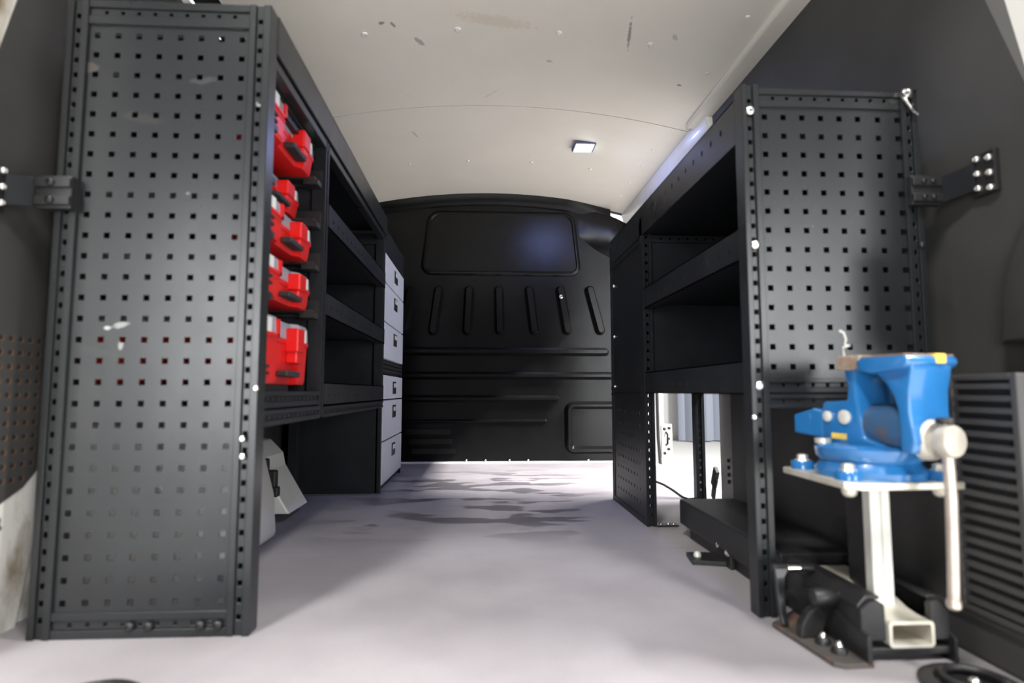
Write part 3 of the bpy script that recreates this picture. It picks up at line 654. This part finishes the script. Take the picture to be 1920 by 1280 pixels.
# ------------------------------------------------------------------ vise mount, stand and vise
mt = thing('vise_mount', 'black steel slide channel on the floor carrying the vise stand', 'mount', (.705, 1.4, 0))
part('channel', MB().prism([(.632, .036), (.632, .088), (.648, .104), (.672, .104), (.672, .098), (.652, .098), (.640, .084), (.640, .036)], 'y', .985, 1.82), 'black', mt, bevel=.0015, seg=1)
part('channel', MB().prism([(.786, .036), (.786, .088), (.770, .104), (.754, .104), (.754, .098), (.766, .098), (.778, .084), (.778, .036)], 'y', .985, 1.82), 'black', mt, bevel=.0015, seg=1)
part('front_cheek', MB().prism([(.632, .034), (.674, .034), (.674, .092), (.664, .098), (.650, .098), (.632, .084)], 'y', .975, .99), 'black', mt, bevel=.003)
part('front_cheek', MB().prism([(.786, .034), (.752, .034), (.752, .092), (.758, .098), (.768, .098), (.786, .080)], 'y', .975, .99), 'black', mt, bevel=.003)
part('cheek_sill', MB().box(.632, .786, .975, .99, .012, .024), 'black', mt, bevel=.003)
part('rear_cover', MB().box(.622, .80, 1.22, 1.84, .036, .112), 'black', mt, bevel=.006)
part('rear_skirt', MB().box(.640, .79, 1.20, 1.80, .0, .040), 'black', mt, bevel=.003)
part('floor_plate', MB().prism([(.556, 1.13), (.640, 1.20), (.640, .958), (.590, .955), (.575, .965)], 'z', .0, .008), 'wood', mt, bevel=.0015)
part('side_web', MB().prism([(.955, .006), (1.19, .006), (1.15, .07), (1.08, .075), (1.02, .055), (.955, .05)], 'x', .628, .636), 'black', mt, bevel=.0015)
part('side_web', MB().prism([(.965, .0), (1.19, .0), (1.15, .07), (.99, .055), (.965, .04)], 'x', .783, .789), 'black', mt, bevel=.0015)
for x, y in ((.600, 1.035), (.606, .998), (.598, 1.085)):
    bolt(mt, (x, y, .008), (0, 0, 1), .013, .012, 'black', 'flange_nut'); bolt(mt, (x, y, .018), (0, 0, 1), .007, .008, 'chrome')
# clamp lever and knobs on the left side of the channel
lv = part('lever_bar', MB().cyl((.560, 1.13, .110), (.640, 1.13, .108), .0075, seg=14), 'black', mt, smooth=True)
part('lever_sleeve', MB().cyl((.588, 1.128, .109), (.612, 1.128, .109), .0085, seg=14), 'chrome', lv, smooth=True)
part('lever_arm', MB().loft([[(x, y - .005, z), (x + w, y - .005, z), (x + w, y + .006, z), (x, y + .006, z)] for x, y, z, w in ((.560, 1.125, .112, .030), (.560, 1.12, .095, .018), (.560, 1.115, .06, .014), (.562, 1.11, .03, .012), (.563, 1.105, .014, .012))]), 'steel', lv, bevel=.002)
kn = part('clamp_knob', MB().lathe((.588, 1.045, .083), (1, 0, 0), [(0, .006), (.002, .014), (.008, .016), (.034, .016), (.040, .012), (.052, .010)], 18), 'black', mt, smooth=True)
part('knob_stud', MB().cyl((.626, 1.045, .083), (.640, 1.045, .083), .011, seg=14), 'chrome', kn, smooth=True)
part('ratchet', MB().prism([(.572, .008), (.612, .008), (.622, .05), (.606, .066), (.586, .05), (.574, .03)], 'y', 1.055, 1.075), 'black', mt, bevel=.003)
fb = part('floor_foot', MB().prism([(.548, 1.53), (.66, 1.50), (.66, 1.60), (.560, 1.61)], 'z', 0, .012).box(.628, .64, 1.48, 1.60, .0, .07), 'black', mt, bevel=.002)
for x, y, z in ((.575, 1.565, .012), ): bolt(mt, (x, y, z), (0, 0, 1), .010, .012, 'zinc')
for y, z in ((1.545, .045), (1.49, .04)): bolt(mt, (.628, y, z), (-1, 0, 0), .010, .008, 'chrome')

st = thing('vise_stand', 'galvanised square-tube stand with a cream zinc top plate under the blue vise', 'stand', (.71, 1.05, .02))
def tube_y(mb, x0, x1, z0, z1, y0, y1, t):
    o = rrect(x0, x1, z0, z1, .007, 3); i = rrect(x0 + t, x1 - t, z0 + t, z1 - t, .004, 3)
    R4 = [[(p[0], y, p[1]) for p in r] for r, y in ((i, y1), (o, y1), (o, y0), (i, y0), (i, y1))]
    mb.loft(R4, False, False)
    return mb
part('foot_tube', tube_y(MB(), .674, .752, .026, .068, .968, 1.195, .0055), 'zinc2', st)
part('foot_web', MB().prism([(.968, .066), (1.19, .066), (1.19, .095), (1.09, .097), (1.02, .074)], 'x', .682, .744), 'zinc2', st, bevel=.003)
part('upright', MB().prism([(.690, 1.025), (.7055, 1.025), (.7065, 1.028), (.7105, 1.028), (.7115, 1.025), (.727, 1.025), (.727, 1.046), (.690, 1.046)], 'z', .070, .288), 'zinc', st, bevel=.0012)
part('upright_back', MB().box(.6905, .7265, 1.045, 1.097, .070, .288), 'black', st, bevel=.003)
tp = part('top_plate', MB().prism([(.607, 1.165), (.604, .962), (.625, .945), (.806, .95), (.806, 1.165)], 'z', .284, .296), 'zinc2', st, bevel=.002)
for x, y in ((.628, .985), (.782, .975)):
    bolt(st, (x, y, .284), (0, 0, -1), .0125, .016, 'zinc2', 'nut', socket=False)

VA = math.radians(-76); VC = (.700, 1.052, .296)
vz = thing('bench_vise', 'blue cast-iron bench vise with hanging steel handle bar', 'vise', VC, VA)      # local +X = screw axis
def vpart(name, mb, m, parent=vz, **k): return part(name, mb, m, parent, local=True, **k)
# swivel base
vb = MB().lathe((.012, 0, 0), Z3, [(0, .088), (.012, .090), (.020, .083), (.027, .079), (.034, .086), (.050, .088), (.056, .080), (.057, .02)], 40)
vpart('swivel_base', vb, 'blue', smooth=True)
inv = wmat(vz).inverted()
for wx, wy in ((.628, .985), (.782, .975), (.632, 1.135), (.780, 1.135)):
    cx, cy, _ = inv @ Vector((wx, wy, .296))
    lg = vpart('base_lug', MB().lathe((cx, cy, 0), Z3, [(0, .021), (.012, .021), (.016, .018), (.016, .002)], 18), 'blue', smooth=True)
    vpart('lug_bolt', MB().lathe((cx, cy, .014), Z3, [(0, .014), (.004, .014), (.004, .010), (.012, .010), (.014, .006)], 6), 'zinc2', parent=lg)
# fixed body: tower, side block, anvil tail
twr = vpart('fixed_body', MB().prism([(-.050, .052), (.085, .052), (.040, .070), (.032, .165), (.032, .200), (.004, .200), (.006, .175), (.012, .160), (.008, .134), (-.046, .132), (-.052, .10)], 'y', -.042, .042), 'blue', bevel=.006, smooth=True)
vpart('anvil', MB().prism([(-.120, .068), (-.046, .062), (-.046, .112), (-.070, .118), (-.120, .104)], 'y', -.042, .042), 'blue', parent=vz, bevel=.004)
for u, rr in ((-.034, .010), (.004, .013)): vpart('side_plug', MB().lathe((u, -.041, .104), (0, -1, 0), [(0, rr), (.004, rr), (.006, rr * .75), (.006, .001)], 14), 'zinc', parent=twr, smooth=True)
vpart('maker_mark', MB().box(-.026, .006, -.0435, -.041, .064, .074), 'yellow', parent=twr)
vpart('fixed_jaw', MB().box(.004, .040, -.056, .056, .188, .214), 'rust', bevel=.002)
vpart('swivel_lock', MB().cyl((-.032, -.058, .055), (-.032, -.058, .064), .014, seg=16), 'zinc2', smooth=True)
# slide and movable jaw
vpart('slide', MB().cyl((.01, 0, .090), (.116, 0, .090), .039, seg=28), 'slide', smooth=True)
arc = [(.046 + .066 * math.sin(math.radians(t)), .100 + .088 * math.cos(math.radians(t))) for t in range(0, 91, 15)]
mj = [(.042, .188)] + arc + [(.112, .052), (.132, .050), (.138, .070), (.131, .115), (.132, .150), (.139, .184), (.140, .208), (.042, .208)]
vpart('movable_jaw', MB().prism(mj, 'y', -.044, .044), 'blue', bevel=.006, smooth=True, seg=3)
vpart('jaw_flange', MB().prism([(.043, .188), (.075, .180), (.134, .188), (.143, .197), (.139, .209), (.043, .209)], 'y', -.057, .057), 'blue', bevel=.005, smooth=True)
vpart('movable_jaw_plate', MB().box(.041, .054, -.057, .057, .190, .2135), 'rust', bevel=.002)
vpart('jaw_top_edge', MB().box(.050, .136, -.054, .054, .2085, .2115), 'rust', bevel=.001)
vpart('paint_mark', MB().box(.118, .1435, .006, .028, .196, .2122), 'yellow', bevel=.002)
vpart('screw_boss', MB().lathe((.122, 0, .072), X3, [(0, .034), (.012, .033), (.018, .028), (.018, .018)], 24), 'headsteel', smooth=True)
hd_ = vpart('screw_head', MB().lathe((.13, 0, .072), X3, [(0, .018), (.018, .018), (.020, .024), (.034, .0265), (.040, .024), (.041, .002)], 24), 'headsteel', smooth=True)
hb = vpart('handle_bar', MB().tube([(.156, -.002, .100), (.156, 0, .072), (.156, .002, -.02), (.153, .002, -.11), (.150, .002, -.176)], .0085, 14), 'barsteel', parent=hd_, smooth=True)
vpart('bar_end', MB().lathe((.150, .002, -.172), (-.03, .0, -1), [(0, .0085), (.003, .0105), (.012, .0105), (.016, .007)], 14), 'barsteel', parent=hd_, smooth=True)
vpart('bar_end', MB().lathe((.156, -.002, .098), (0, 0, 1), [(0, .0095), (.003, .013), (.008, .013), (.011, .009)], 14), 'black', parent=hd_, smooth=True)
# bent wire hook lying over the fixed jaw
q = wmat(vz) @ Vector((.016, -.048, .240))
hk = part('wire_hook', MB().tube([q + Vector((-.008, 0, .020)), q + Vector((.000, 0, .016)), q + Vector((.003, 0, .004)), q + Vector((.001, 0, -.006)), q + Vector((.010, 0, -.007)), q + Vector((-.004, 0, -.011)), q + Vector((-.003, -.004, -.030))], .002, 8), 'zinc', smooth=True)
tag(hk, 'small bent bright wire standing on the fixed jaw of the vise', 'wire')

# ------------------------------------------------------------------ floor fittings
def lashing(label, x, y):
    t = thing('lashing_ring', label, 'lashing ring', (x, y, 0), group='floor lashing rings')
    part('dish', MB().lathe((x, y, 0), Z3, [(-.002, .072), (.006, .072), (.010, .066), (.010, .052), (.003, .046), (.003, .004)], 32), 'black', t, smooth=True)
    part('ring', MB().tube([(x + .040 * math.cos(a), y + .040 * math.sin(a), .014) for a in frange(0, 2 * math.pi, 25)], .006, 10), 'black', t, smooth=True)
    bolt(t, (x, y, .004), (0, 0, 1), .010, .012, 'chrome')
lashing('round black lashing ring in the floor in front of the vise', .745, .885)
lashing('round black lashing ring in the floor in front of the tall pegboard panel', -.555, .90)
q = at(1777, 1228, Z=0)
cb = part('floor_cable', MB().tube([at(px, py, Z=.004) for px, py in ((1205, 892), (1225, 900), (1245, 908), (1262, 918), (1280, 931), (1290, 935), (1305, 934), (1320, 939), (1340, 948), (1362, 958))], .0035, 8), 'rubber', smooth=True)
tag(cb, 'thin black cable lying on the floor by the side door', 'cable')
q = at(1330, 915, X=.935)
bk = thing('strap_buckle', 'black strap buckle by the side door edge', 'buckle', (.93, 2.33, .06))
part('buckle_body', MB().loft([[(.948, y - .012, z - .012), (.966, y - .012, z - .012), (.966, y + .012, z + .012), (.948, y + .012, z + .012)] for y, z in ((2.40, .06), (2.365, .13))]), 'rubber', bk, bevel=.004)
part('strap_end', MB().loft([[(.954, y - .012, z - .012), (.960, y - .012, z - .012), (.960, y + .012, z + .012), (.954, y + .012, z + .012)] for y, z in ((2.41, .005), (2.40, .04), (2.375, .10))]), 'rubber', bk)

# ------------------------------------------------------------------ hall outside
GZ = -.56
struct('hall_floor', MB().box(-9, 10, -9, 13, GZ - .05, GZ), 'hallfloor', label='bright pale hall floor outside the van')
struct('hall_wall', MB().box(-9, 10, 12.2, 12.3, GZ, 6), 'hallwall', label='white hall wall seen through the side door')
cu = MB(); n = 64; rows = []
c0 = at(1272, 800, Y=11.6).x
pts = []
for i in range(n + 1):
    x = c0 + (3.2) * i / n; pts.append((x, 11.6 + .09 * math.sin(i * .95) + .03 * math.sin(i * 2.3)))
cu.loft([[(x, y, z) for x, y in pts] + [(x, y + .03, z) for x, y in reversed(pts)] for z in (GZ + .02, 1.5, 3.6)])
tag(part('curtain', cu, 'curtain', smooth=True), 'grey-blue pleated curtain hanging in the hall beyond the side door', 'curtain')
